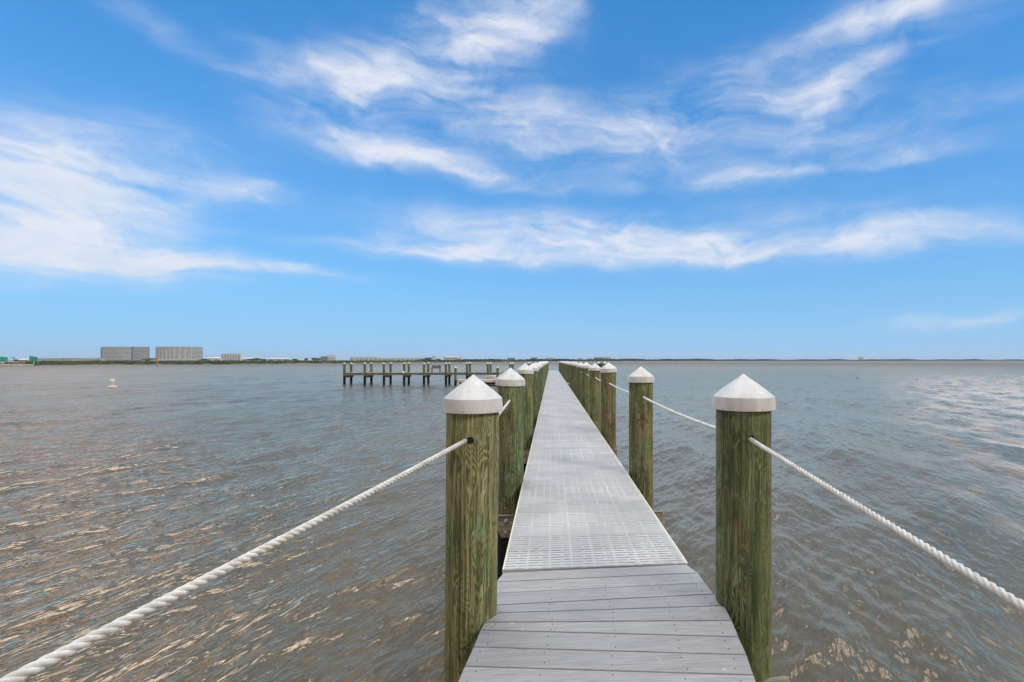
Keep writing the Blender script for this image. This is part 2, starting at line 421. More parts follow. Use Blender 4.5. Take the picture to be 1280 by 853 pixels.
def water_mat():
    m = bpy.data.materials.new('bay_water'); m.use_nodes = True
    n = NT(m.node_tree); n.n.clear()
    out = n.new('ShaderNodeOutputMaterial')
    t = n.new('ShaderNodeTexCoord'); p = t.outputs['Object']
    rot = n.new('ShaderNodeVectorRotate'); rot.rotation_type = 'Z_AXIS'; rot.inputs['Angle'].default_value = R(22)
    n.l.new(p, rot.inputs['Vector']); q = rot.outputs[0]      # q.x across the crests, q.y along them
    a = n.noise(n.vm('MULTIPLY', q, (4.6, 1.1, 1)), 1.0, 2, .5, .12)
    b_ = n.noise(n.vm('MULTIPLY', q, (13, 4.0, 1)), 1.0, 2, .5, .2)
    c_ = n.noise(n.vm('MULTIPLY', q, (34, 13, 1)), 1.0, 2, .5, .2)
    gust = n.noise(n.vm('MULTIPLY', q, (.10, .045, 1)), 1.0, 4, .55, .8)
    gs = n.ss(gust, .32, .66, .65, 1.1)
    h = n.m('MULTIPLY_ADD', a, .070, n.m('MULTIPLY_ADD', b_, .030, n.m('MULTIPLY', c_, .0045)))
    h = n.m('MULTIPLY', h, gs)
    nb = n.bump(h, 1.0, 1.0)
    # waves too small for the sheet's mesh, as slopes
    dist = n.new('ShaderNodeVectorMath', operation='LENGTH'); n.put(dist.inputs[0], p); dist = dist.outputs['Value']
    k1 = n.lin(dist, 10, 150, .04, .16)
    s1 = n.vm('SUBTRACT', n.noisec(n.vm('MULTIPLY', q, (2.6, 1.2, 1)), 1.0, 4), (.5, .5, .5))
    s2 = n.vm('SUBTRACT', n.noisec(n.vm('MULTIPLY', q, (9.0, 5.0, 1)), 1.0, 3), (.5, .5, .5))
    sl = n.vm('MULTIPLY', n.vm('ADD', s1, s2), (1.8, 1.8, 0.0))
    sc_ = n.new('ShaderNodeVectorMath', operation='SCALE'); n.put(sc_.inputs[0], sl); n.put(sc_.inputs['Scale'], n.m('MULTIPLY', k1, gs))
    nrm = n.vm('NORMALIZE', n.vm('ADD', nb, sc_.outputs[0]))
    body = n.noise(n.vm('MULTIPLY', p, (.25, .12, 1)), 1.0, 3, .5)
    bc = n.mix(body, (.080, .063, .034), (.108, .086, .050))
    dif = n.new('ShaderNodeBsdfDiffuse'); n.l.new(bc, dif.inputs[0])
    gl = n.new('ShaderNodeBsdfGlossy'); px_, py_, _z = n.sep(p)
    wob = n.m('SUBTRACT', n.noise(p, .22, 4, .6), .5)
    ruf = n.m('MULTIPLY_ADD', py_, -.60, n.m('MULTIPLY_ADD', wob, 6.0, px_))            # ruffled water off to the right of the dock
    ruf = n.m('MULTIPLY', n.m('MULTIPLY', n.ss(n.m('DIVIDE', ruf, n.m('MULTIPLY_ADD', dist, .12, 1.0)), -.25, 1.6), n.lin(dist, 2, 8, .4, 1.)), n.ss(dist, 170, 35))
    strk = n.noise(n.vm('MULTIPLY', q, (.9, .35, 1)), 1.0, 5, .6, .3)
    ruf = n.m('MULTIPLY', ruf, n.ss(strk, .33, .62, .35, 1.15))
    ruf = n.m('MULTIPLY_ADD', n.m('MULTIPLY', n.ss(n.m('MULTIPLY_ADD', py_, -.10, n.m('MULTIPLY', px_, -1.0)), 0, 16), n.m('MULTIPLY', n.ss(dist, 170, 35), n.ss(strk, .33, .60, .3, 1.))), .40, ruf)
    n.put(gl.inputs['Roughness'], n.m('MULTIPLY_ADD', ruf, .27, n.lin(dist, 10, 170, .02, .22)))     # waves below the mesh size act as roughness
    gl.inputs['Color'].default_value = (1.0, .755, .59, 1)
    n.l.new(nrm, gl.inputs['Normal'])
    fr = n.new('ShaderNodeFresnel'); fr.inputs[0].default_value = 1.34; n.l.new(nrm, fr.inputs['Normal'])
    fac = n.m('MINIMUM', n.m('MULTIPLY_ADD', fr.outputs[0], 1.65, .03), n.lin(dist, 40, 300, .92, .40))
    mx = n.new('ShaderNodeMixShader'); n.put(mx.inputs[0], fac)
    n.l.new(dif.outputs[0], mx.inputs[1]); n.l.new(gl.outputs[0], mx.inputs[2])
    n.l.new(mx.outputs[0], out.inputs[0])
    return m

M = dict(
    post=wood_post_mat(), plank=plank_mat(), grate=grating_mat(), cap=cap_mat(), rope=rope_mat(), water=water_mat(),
    wrap=mat('black_pile_wrap', (.006, .006, .007), .7, .3, 20, spec=.2),
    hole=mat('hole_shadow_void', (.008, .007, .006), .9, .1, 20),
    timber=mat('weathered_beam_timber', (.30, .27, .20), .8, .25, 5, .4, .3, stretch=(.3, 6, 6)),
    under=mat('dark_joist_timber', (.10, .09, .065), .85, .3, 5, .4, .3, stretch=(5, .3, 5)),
    galv=mat('galvanised_steel', (.42, .45, .50), .42, .2, 40, .2, .5, .7),
    screw=mat('dark_screw_head', (.05, .05, .055), .5, .2, 80, 0, .5, .6),
    tealsign=mat('teal_sign_sheet', (.01, .33, .22), .5, .15, .6),
    white=mat('white_paint', (.72, .71, .68), .5, .08, 1.0),
    beige=mat('beige_render', (.56, .50, .40), .8, .1, .3),
    pale=mat('pale_concrete', (.64, .59, .49), .8, .12, .2),
    pink=mat('pinkish_render', (.52, .38, .31), .8, .1, .3),
    glass=mat('dark_glazing', (.13, .14, .14), .25, .3, .4),
    bluegrey=mat('blue_grey_cladding', (.20, .24, .25), .6, .2, .3),
    greyroof=mat('grey_roof', (.25, .26, .28), .7, .15, .3),
    sand=mat('sand', (.45, .40, .31), .9, .15, .2),
    foliage=mat('mangrove_foliage', (.085, .105, .032), .7, .5, .25, 0, .25, col2=(.030, .045, .014)),
    foliage2=mat('far_tree_foliage', (.030, .052, .040), .8, .4, .05, 0, .2),
    bark=mat('bark', (.12, .09, .06), .9, .2, 3),
    orange=mat('orange_marker_paint', (.62, .25, .05), .6, .1, 3),
    black=mat('black_painted_metal', (.03, .035, .035), .5, .2, 5),
    soil=mat('shore_soil', (.16, .16, .08), .95, .3, .05),
    red=mat('rust_red_timber', (.30, .10, .06), .8, .2, 2),
)

# ------------------------------------------------------------------ water: one real wavy sheet, finer near the dock
def make_water():
    NR, NA = 1300, 1200
    r = np.concatenate([[0.0], 1.0 * 420 ** (np.linspace(0, 1, NR)), 420 * (9000 / 420) ** np.linspace(.02, 1, 60)])
    ang = np.linspace(R(-100), R(100), NA)       # fan in front and beside the dock, clockwise from +Y
    rr, aa = np.meshgrid(r, ang, indexing='ij')
    x = .3 + rr * np.sin(aa); y = -2.5 + rr * np.cos(aa)
    h = np.zeros_like(x)
    cell = np.where(rr > 421, 1e4, np.maximum(rr * (math.log(420) / NR), rr * (R(200) / NA)))
    main = R(112)                                # travel direction, clockwise from +Y
    for i in range(84):
        lam = 0.20 * (5.0 / 0.20) ** rng.random()
        th = main + rng.normal(0, R(24) if lam > .5 else R(38))
        k = 2 * math.pi / lam
        ph = rng.random() * 6.283
        slope = .026 * (0.6 + .8 * rng.random()) * (1.0 if lam < 1.2 else .75)
        a = slope / k
        fade = np.clip((lam / cell - 2.2) / 2.5, 0, 1)
        wv = np.sin(k * (x * math.sin(th) + y * math.cos(th)) + ph + .9 * np.sin(.31 * k * (x * math.cos(th) - y * math.sin(th)) * .35 + ph * 3))
        s = .5 + .5 * wv
        h += a * fade * (s ** 1.6 * 2 - 1)
    # gust patches
    g = .8 + .3 * np.sin(.35 * x + .12 * y + 1) * np.sin(.11 * x - .21 * y + 2)
    h *= g
    nR = len(r)
    V = np.stack([x, y, h], -1).reshape(-1, 3)
    idx = np.arange(nR * NA).reshape(nR, NA)
    F = np.stack([idx[:-1, :-1], idx[1:, :-1], idx[1:, 1:], idx[:-1, 1:]], -1).reshape(-1, 4)[:, ::-1]
    me = mesh_np('water', V, F)
    me.polygons.foreach_set('use_smooth', np.ones(len(F), dtype=bool))
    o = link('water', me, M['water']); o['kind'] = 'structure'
    # the rest of the bay behind the viewer
    bm = bmesh.new()
    pts = [(.3 + 9000 * math.sin(a), -2.5 + 9000 * math.cos(a)) for a in np.linspace(R(100), R(260), 40)]
    vs = [bm.verts.new((px, py, -.004)) for px, py in pts] + [bm.verts.new((.3, -2.5, -.004))]
    bm.faces.new(vs[::-1])
    bmesh.ops.recalc_face_normals(bm, faces=bm.faces)
    if bm.faces[:][0].normal.z < 0: bmesh.ops.reverse_faces(bm, faces=bm.faces)
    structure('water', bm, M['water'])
    # bed
make_water()

# ------------------------------------------------------------------ dock
DZ = 1.21                      # deck surface level
XL, XR = -0.310, 0.918         # deck edges
Y0, Y1 = 3.30, 66.0
dock = empty('wooden_dock', (.3, 0, 0))
tag(dock, 'long narrow grey walkway dock running straight out over the bay', 'dock')
LOC = Matrix.Translation((-.3, 0, 0))
def dpart(name, bm, m, parent=dock, smooth=False):
    bm.transform(LOC); return obj(name, bm, m, parent, smooth)

# slotted plastic panels, 0.305 m each
bm = bmesh.new(); y = Y0 + .018; k = 0
lseam = (wlev(629.5, 715.6, DZ), wlev(856.6, 705.5, DZ))
while y < Y1:
    y1 = y + .3048 - .003
    box(bm, XL, XR, y, y1, DZ - .034, DZ, 0)
    y += .3048; k += 1
grating = dpart('grated_decking', bm, M['grate'])
grating['label'] = 'pale grey slotted plastic decking panels'
# edge rims of the panels (solid)
bm = bmesh.new()
box(bm, XL - .012, XL - .001, Y0 + .02, Y1, DZ - .036, DZ + .003)
box(bm, XR + .001, XR + .012, Y0 + .02, Y1, DZ - .036, DZ + .003)
dpart('edge_trim', bm, M['pale'])

# near boards, fanning round the bend of the dock
SE = [((629.5,715.6),(857.5,705.5)), ((620.2,727.3),(872.5,716)), ((614,741.9),(881,728.4)), ((609,757.0),(892,742.5)),
      ((605,766.8),(905,757.0)), ((606,777.8),(914.5,775.2)), ((600.5,787.2),(923,795.6)), ((592,808.4),(933,818)), ((581,832.5),(941.5,843.5))]
W_ = [(wlev(*a, DZ).xy, wlev(*b, DZ).xy) for a, b in SE]
dl = (W_[8][0] - W_[6][0]) / 2; dr = (W_[8][1] - W_[6][1]) / 2
dl = dl.normalized() * .150; dr = dr.normalized() * .150
for k in range(16): W_.append((W_[-1][0] + dl, W_[-1][1] + dr))
bm = bmesh.new(); bs = bmesh.new()
cols = [.04, .27, .52, .77, .95]
for i in range(len(W_) - 1):
    a0, b0 = W_[i]; a1, b1 = W_[i + 1]
    g0 = .0028; g1 = .0028
    e0 = (b0 - a0).normalized(); nrm0 = Vector((e0.y, -e0.x)); e1 = (b1 - a1).normalized(); nrm1 = Vector((e1.y, -e1.x))
    p = [a0 + nrm0 * g0, a1 - nrm1 * g1, b1 - nrm1 * g1, b0 + nrm0 * g0]
    dz = random.uniform(-.0012, .0012)
    base = len(bm.verts)
    prism(bm, p, DZ - .027 + dz, DZ - .001 + dz)
    if i > 0:
        for c in cols:
            for f in (.25, .78):
                q = (p[0].lerp(p[3], c)).lerp(p[1].lerp(p[2], c), f + random.uniform(-.06, .06)) + e0 * random.uniform(-.012, .012)
                lathe(bs, [(.0031, DZ - .003 + dz), (.0031, DZ + .0006 + dz), (.0001, DZ + .0002 + dz)], 10, (q.x, q.y))
bmesh.ops.bevel(bm, geom=[e for e in bm.edges if abs(e.verts[0].co.z - e.verts[1].co.z) < .001 and e.verts[0].co.z > DZ - .01], offset=.0022, segments=2, affect='EDGES')
bmesh.ops.recalc_face_normals(bm, faces=bm.faces)
bd = dpart('board_decking', bm, M['plank']); bd['label'] = 'wood-grained grey composite boards fanning at the bend'
dpart('deck_screws', bs, M['screw'])['kind'] = 'stuff'

# joists under the straight run and under the bend
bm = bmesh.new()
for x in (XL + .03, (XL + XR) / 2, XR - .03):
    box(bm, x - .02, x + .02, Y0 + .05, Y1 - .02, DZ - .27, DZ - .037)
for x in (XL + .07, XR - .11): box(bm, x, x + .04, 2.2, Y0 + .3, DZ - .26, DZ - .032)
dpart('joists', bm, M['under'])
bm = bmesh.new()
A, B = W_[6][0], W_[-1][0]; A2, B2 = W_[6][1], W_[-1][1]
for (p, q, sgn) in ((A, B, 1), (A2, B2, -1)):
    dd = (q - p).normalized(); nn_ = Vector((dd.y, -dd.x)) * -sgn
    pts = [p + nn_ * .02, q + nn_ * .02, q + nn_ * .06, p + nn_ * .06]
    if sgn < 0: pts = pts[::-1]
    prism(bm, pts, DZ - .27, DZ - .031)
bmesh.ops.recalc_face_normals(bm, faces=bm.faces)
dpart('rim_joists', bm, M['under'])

# ---- pilings
POSTR = .1475
def make_post_mesh(r, ztop, seed, zwrap=.66, lean=(0, 0)):
    rs = np.random.default_rng(seed)
    n = 40; zs = np.concatenate([[zwrap - .12], np.linspace(zwrap, ztop, 16)])
    bm = bmesh.new(); rings = []
    ph = rs.random(4) * 6.28
    for z in zs:
        ring = []
        for k in range(n):
            t = 2 * math.pi * k / n
            rad = r * (1 + .010 * math.sin(2 * t + ph[0]) + .006 * math.sin(3 * t + ph[1] + z * .8) + .006 * math.sin(1.7 * z + ph[2]))
            ring.append(bm.verts.new((rad * math.cos(t), rad * math.sin(t), z)))
        rings.append(ring)
    for a, b in zip(rings[:-1], rings[1:]):
        for k in range(n): bm.faces.new((a[k], a[(k + 1) % n], b[(k + 1) % n], b[k]))
    bm.faces.new(rings[-1])
    me = bpy.data.meshes.new('post'); bm.to_mesh(me); bm.free()
    for p in me.polygons: p.use_smooth = True
    me.materials.append(M['post']); return me
def make_cap_mesh(r, h=.130, skirt=.072):
    bm = bmesh.new()
    lathe(bm, [(r * .99, -h - skirt), (r * 1.03, -h - skirt), (r * 1.04, -h - skirt + .003), (r * 1.008, -h - .003), (r * 1.0, -h + .001), (r * .98, -h + .004),
               (r * .72, -h * .685), (r * .48, -h * .45), (r * .25, -h * .235), (r * .06, -h * .052), (0, 0)], 40, cap_bot=False)
    bmesh.ops.recalc_face_normals(bm, faces=bm.faces)
    for e in bm.edges:
        if len(e.link_faces) == 2 and e.calc_face_angle() > R(24): e.smooth = False
    me = bpy.data.meshes.new('cap'); bm.to_mesh(me); bm.free()
    for p in me.polygons: p.use_smooth = True
    me.materials.append(M['cap']); return me
def make_wrap_mesh(r, z1=.66):
    bm = bmesh.new(); lathe(bm, [(r + .004, -1.2), (r + .005, 0), (r + .006, z1 - .01), (r + .002, z1)], 32, cap_top=True, cap_bot=False)
    me = bpy.data.meshes.new('pile_wrap'); bm.to_mesh(me); bm.free()
    for p in me.polygons: p.use_smooth = len(p.vertices) == 4
    me.materials.append(M['wrap']); return me
post_lib = [make_post_mesh(POSTR, 0, s, -1.75) for s in range(6)]     # top at z=0 in its own space
cap_lib = make_cap_mesh(.1625)
wrap_lib = make_wrap_mesh(POSTR)

_b = bmesh.new(); bmesh.ops.create_icosphere(_b, subdivisions=1, radius=.0038)
screw_mesh = bpy.data.meshes.new('cap_screw'); _b.to_mesh(screw_mesh); _b.free(); screw_mesh.materials.append(M['screw'])
def ordinal(n): return ['nearest', 'second', 'third', 'fourth', 'fifth', 'sixth', 'seventh', 'eighth', 'ninth', 'tenth', 'eleventh', 'twelfth', 'thirteenth', 'fourteenth', 'fifteenth', 'sixteenth', 'seventeenth', 'eighteenth', 'nineteenth', 'twentieth', 'twenty-first', 'twenty-second'][n]
BODY = .062    # the timber ends this far under the cap's shoulder
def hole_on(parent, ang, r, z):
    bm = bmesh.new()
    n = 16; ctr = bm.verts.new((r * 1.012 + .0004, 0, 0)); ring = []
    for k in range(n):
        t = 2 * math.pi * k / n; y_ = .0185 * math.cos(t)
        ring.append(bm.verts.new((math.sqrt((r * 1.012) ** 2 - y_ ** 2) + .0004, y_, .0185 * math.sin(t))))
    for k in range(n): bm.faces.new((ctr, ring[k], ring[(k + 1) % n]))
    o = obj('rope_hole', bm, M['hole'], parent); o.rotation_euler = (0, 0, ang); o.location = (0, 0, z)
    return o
def piling(x, y, ztip, idx, side, r=POSTR, near=False, lean=(0, 0), hz=None, hang=None):
    root = empty('dock_piling', (x, y, 0), rot=(lean[1], lean[0], 0))
    if near: me = make_post_mesh(r, ztip - .15, 40 + idx + (9 if side == 'left' else 0), .3)
    else: me = post_lib[(idx * 5 + (3 if side == 'left' else 0)) % 6]
    p = link('post', me, None, root)
    p.color = ({'left': .12, 'right': .95}[side] if idx == 0 else random.uniform(.5, .95), 0, 0, 1)
    if not near:
        p.location = (0, 0, ztip - .15); p.rotation_euler = (0, 0, random.uniform(0, 6.28))
    c = link('cap', cap_lib if not near else make_cap_mesh(r + .016), None, root); c.location = (0, 0, ztip); c.rotation_euler = (random.gauss(0, R(1.2)) if idx else 0, random.gauss(0, R(1.2)) if idx else 0, random.uniform(0, 6))
    if not near: link('pile_wrap', wrap_lib, None, root)
    else: link('pile_wrap', make_wrap_mesh(r, .42), None, root)
    if hz is not None: hole_on(root, hang, r, hz)
    if idx < 3:
        for a in np.arange(0, 6.2, 2 * math.pi / 5) + (R(-100) if side == 'left' else R(-78)):
            rr_ = (r + .016) * 1.026
            q = link('cap_screw', screw_mesh, None, root); q.location = (rr_ * math.cos(a), rr_ * math.sin(a), ztip - .192)
    return root
SP = [2.78, 5.72, 9.62] + [9.62 + 3.09 * k for k in range(1, 19)]
RP = [2.78, 6.11, 9.68] + [9.68 + 3.06 * k for k in range(1, 19)]
LPX = [-.449, -.460, -.495] + [-.475] * 30
RPX = [1.106, 1.115, 1.118] + [1.112] * 30
hole_z = {}
extras_l = ['with swirling brown grain and a rope hole', 'with straight olive grain and a rope', 'with pale green streaks down its side']
extras_r = ['dark green with a rusty streak below its cap', 'with a rope running out towards the camera', 'mottled brown and green']
roots = {}
for side, S, PX in (('left', SP, LPX), ('right', RP, RPX)):
    for i, s in enumerate(S):
        if s > Y1: continue
        x = PX[i] + (random.uniform(-.012, .012) if i > 2 else 0); s_ = s + (random.uniform(-.08, .08) if i > 2 else 0)
        zt = EYE - (.080 if i < 2 else .065) - max(0, s - 20) * .0022 + (random.uniform(-.02, .02) if i > 2 else 0)
        if side == 'left' and i == 1: zt = EYE - .089
        if side == 'right' and i == 2: zt = EYE - .045
        hz = EYE - .45
        near = i == 0
        r = {('left', 0): .140, ('right', 0): .1545}.get((side, i), POSTR)
        # where the rope meets the camera-facing side
        hang = R(-90) + {('left', 0): R(-2), ('right', 0): R(2)}.get((side, i), 0)
        if near and side == 'left': hz = None
        if near and side == 'right': hz = None
        rt = piling(x, s_, zt, i, side, r, near, hz=hz if i < 12 else None, hang=hang, lean=((R(.5), 0) if (near and side == 'left') else (0, 0)))
        roots[(side, i)] = (rt, x, s_, r)
        ex = (extras_l if side == 'left' else extras_r)[i] if i < 3 else 'with white cone cap'
        tag(rt, f'{ordinal(i)} green piling along {side} dock edge, {ex}' if i < 3 else f'{ordinal(i)} white-capped piling from the camera on the {side} side of the dock', 'piling', 'white-capped pilings along the dock')

# ---- ropes (three-strand)
def rope_mesh(pts, r, detail=True):
    P = np.array([tuple(p) for p in pts], float)
    L = np.concatenate([[0], np.cumsum(np.linalg.norm(np.diff(P, axis=0), axis=1))])
    step = .004 if detail else .05
    n = max(8, int(L[-1] / step)); t = np.linspace(0, L[-1], n)
    Q = np.stack([np.interp(t, L, P[:, i]) for i in range(3)], -1)
    T = np.gradient(Q, axis=0); T /= np.linalg.norm(T, axis=1)[:, None]
    A = np.cross(T, [0, 0, 1.0]); A /= np.linalg.norm(A, axis=1)[:, None]; B = np.cross(T, A)
    V = []; F = []
    strands = 3 if detail else 1; ns = 8
    for s in range(strands):
        base = len(V) * 0 + sum(len(v) for v in V)
        th = 2 * math.pi * (t / (r * 6.0)) + s * 2 * math.pi / 3
        off = r * .47 if detail else 0; sr = r * .56 if detail else r
        cen = Q + off * (np.cos(th)[:, None] * A + np.sin(th)[:, None] * B)
        ring = []
        for k in range(ns):
            a = 2 * math.pi * k / ns
            ring.append(cen + sr * (math.cos(a) * A + math.sin(a) * B))
        V.append(np.stack(ring, 1).reshape(-1, 3))
        idx = base + np.arange(n * ns).reshape(n, ns)
        a_ = idx[:-1]; b_ = idx[1:]
        F.append(np.stack([a_, np.roll(a_, -1, 1), np.roll(b_, -1, 1), b_], -1).reshape(-1, 4))
        F.append(np.array([idx[0, [0, 1, 2, 3]], idx[0, [0, 3, 4, 7]], idx[0, [4, 5, 6, 7]], idx[-1, [3, 2, 1, 0]], idx[-1, [7, 4, 3, 0]], idx[-1, [7, 6, 5, 4]]]))
    V = np.concatenate(V); F = np.concatenate(F)
    me = mesh_np('rope', V, F)
    me.polygons.foreach_set('use_smooth', np.ones(len(F), dtype=bool))
    me.materials.append(M['rope']); return me
def rope(pts, r, label, detail=True, group='white ropes strung between the pilings'):
    o = link('rope', rope_mesh(pts, r, detail)); tag(o, label, 'rope', group); return o
def ray_cyl(px, py, cx, cy, r):
    d_ = (wpt(px, py, 1.0) - Vector((0, 0, EYE)))
    a = d_.x ** 2 + d_.y ** 2; b = -2 * (d_.x * cx + d_.y * cy); c = cx * cx + cy * cy - r * r
    t = (-b - math.sqrt(max(0, b * b - 4 * a * c))) / (2 * a)
    return Vector((0, 0, EYE)) + d_ * t
for side, hp, nearpt, Zn, lab in (('left', (581.5, 551.5), (14, 850), .86, 'thick white twisted rope from the nearest left piling down to the lower left corner'),
                                  ('right', (938, 549), (1280, 758.7), 1.12, 'thick white twisted rope from the nearest right piling out to the right edge')):
    rt, x, y, r = roots[(side, 0)]
    P0 = ray_cyl(hp[0], hp[1], x, y, r * 1.005)
    ang = math.atan2(P0.y - y, P0.x - x)
    hole_on(rt, ang + R(3), r, P0.z + .003)
    inn = P0 + (Vector((x, y, P0.z)) - P0) * .3
    P1 = wpt(nearpt[0], nearpt[1], Zn)
    P2 = P0 + (P1 - P0) * 1.75
    pts = [inn]
    for k in range(41):
        t = k / 40; q = P0.lerp(P2, t); tt = t * 1.75
        q.z += -.022 * tt * (1 - tt) * 1.0 if side == 'left' else -.012 * tt * (1 - tt)
        pts.append(q)
    rope(pts, .0120, lab)
    # the piling behind the photographer that carries the other end
    pr = piling(pts[-1].x, pts[-1].y, 2.45, 5, side)
    tag(pr, f'piling beside the photographer on the {side} side, out of view', 'piling', 'white-capped pilings along the dock')
    pr.children[0].location.z = 2.3
for side in ('left', 'right'):
    for i in range(0, 12):
        a, b = roots.get((side, i)), roots.get((side, i + 1))
        if not a or not b: break
        z = EYE - .45
        p = Vector((a[1], a[2] + .08, z)); q = Vector((b[1], b[2] - .10, z)); pts = []
        for k in range(25):
            t = k / 24; v = p.lerp(q, t); v.z -= .10 * t * (1 - t); pts.append(v)
        rope(pts, .0125, f'white rope strung between the {ordinal(i)} and {ordinal(i+1)} pilings on the {side} side', detail=i < 3)

# ---- cross beams bolted to the pilings, under the deck
def beam(y0, xa, xb, ztop, tilt, bolts=True, first=False):
    bm = bmesh.new()
    for z0, z1 in ((ztop - .120, ztop), (ztop - .245, ztop - .124)):
        vs = box(bm, xa, xb, y0 - .05, y0, z0, z1, .006)
    for v in bm.verts:
        v.co.z += tilt * (v.co.x - xa) / (xb - xa)
        if v.co.z < ztop - .2 and not first and v.co.x < xa + .03: v.co.x += .05
    bo = dpart('cross_beam', bm, M['timber'])
    if bolts:
        for xx in (xa + .105, xb - .105):
            for zz in (ztop - .068, ztop - .190):
                b2 = bmesh.new()
                lathe(b2, [(.031, 0), (.031, .004), (.019, .0045), (.018, .012), (.010, .018), (0, .0185)], 16)
                b2.transform(Matrix.Translation((xx, y0 - .05, zz + tilt * (xx - xa) / (xb - xa))) @ Matrix.Rotation(R(90), 4, 'X'))
                dpart('bolt', b2, M['galv'], bo, True)
beam(2.66, -.30, 1.30, .73, .115, True, True)
for i in range(1, len(SP)):
    if SP[i] > Y1: break
    yy = min(SP[i], RP[i]) - .15
    beam(yy, -.60, 1.26, .885, .0, i < 5)
# white cleat on the deck edge
cl_ = empty('dock_cleat', wlev(709, 481.2, DZ))
tag(cl_, 'small white cleat standing on the right edge of the walkway', 'cleat')
bm = bmesh.new(); box(bm, -.10, .10, -.03, .03, .06, .10, .012); box(bm, -.05, -.02, -.02, .02, 0.003, .062, .004); box(bm, .02, .05, -.02, .02, 0.003, .062, .004)
obj('horn', bm, M['white'], cl_)

# ------------------------------------------------------------------ T-head pier far left
PY0 = 55.3
FX = [430.5, 456, 479.9, 505.2, 530, 557.4, 583.9, 609.8, 638.0, 660]
BX = [439, 464.3, 488.3, 511, 535.4, 561.7, 587.4, 613.2, 641.0, 662]
def at_y(px, ys):
    k = (px - CX) / FPX
    Z = ys / (math.cos(YAW) - k * math.sin(YAW)); return wpt(px, CY, Z)
post_far = make_post_mesh(.125, 0, 77, -1.55)
cap_far = make_cap_mesh(.14, .12, .05)
wrap_far = make_wrap_mesh(.125, .86)
pier = empty('side_pier', (-11, PY0 + .95, 0))
tag(pier, 'distant plain timber pier on paired pilings standing left of the dock', 'pier')
PL = Matrix.Translation((11, -(PY0 + .95), 0))
fxs = [at_y(p, PY0).x for p in FX]
def ppart(name, bm, m): bm.transform(PL); return obj(name, bm, m, pier)
bm = bmesh.new(); xs = np.arange(fxs[0] - .15, XL - .02, .145)
for x in xs: box(bm, x, x + .138, PY0 + .02, PY0 + 2.0, DZ - .04, DZ)
ppart('deck_boards', bm, M['timber'])
bm = bmesh.new()
for y in (PY0 + .14, PY0 + 1.0, PY0 + 1.86): box(bm, fxs[0], XL, y, y + .05, DZ - .28, DZ - .042)
ppart('stringers', bm, M['timber'])
nm = ['leftmost', 'second', 'third', 'fourth', 'fifth', 'sixth', 'seventh', 'eighth', 'ninth', 'tenth']
for row, PXs, y in (('front', FX, PY0), ('back', BX, PY0 + 1.9)):
    for i, p in enumerate(PXs):
        v = at_y(p, y)
        rt = empty('pier_piling', (v.x, v.y, 0)); zt = EYE - .26 + random.uniform(-.03, .03)
        o = link('post', post_far, None, rt); o.location.z = zt - .12; o.rotation_euler.z = random.random() * 6
        o = link('cap', cap_far, None, rt); o.location.z = zt
        link('pile_wrap', wrap_far, None, rt)
        tag(rt, f'{nm[i]} slim piling in the {row} row of the distant pier, counted from its left end', 'piling', 'paired pilings of the distant pier')
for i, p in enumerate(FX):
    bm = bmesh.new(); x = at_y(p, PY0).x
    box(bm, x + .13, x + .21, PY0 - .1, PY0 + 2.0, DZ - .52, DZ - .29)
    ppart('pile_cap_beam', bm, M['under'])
# white lamp / fender dot on the fourth piling
dot = wpt(504.3, 465.8, 53.4)
bm = bmesh.new(); lathe(bm, [(.04, -.13), (.12, -.10), (.13, 0), (.12, .10), (.03, .14)], 16)
fd = obj('ball_fender', bm, M['white'], None, True); fd.location = dot
tag(fd, 'small round white fender hanging in front of the distant pier deck', 'fender')
# bench
bv = at_y(545, PY0 + 1.4)
bench = empty('bench', (bv.x, bv.y, DZ + .002)); tag(bench, 'dark slatted bench with its back to the bay on the distant pier', 'bench')
bm = bmesh.new()
for k in range(4): box(bm, -.47, .47, -.22 + k * .11, -.13 + k * .11, .40, .43)
obj('seat', bm, M['black'], bench)
bm = bmesh.new()
for k in range(3): box(bm, -.47, .47, .225, .245, .47 + k * .10, .55 + k * .10)
obj('backrest', bm, M['black'], bench)
for s in (-1, 1):
    bm = bmesh.new(); box(bm, s * .44 - .025, s * .44 + .025, -.22, -.17, 0, .40); obj('leg', bm, M['black'], bench)
    bm = bmesh.new(); box(bm, s * .44 - .025, s * .44 + .025, .19, .222, 0, .77); obj('leg', bm, M['black'], bench)
    bm = bmesh.new(); box(bm, s * .46 - .025, s * .46 + .025, -.22, .2, .60, .63); box(bm, s * .46 - .02, s * .46 + .02, -.22, -.19, .431, .60); obj('armrest', bm, M['black'], bench)
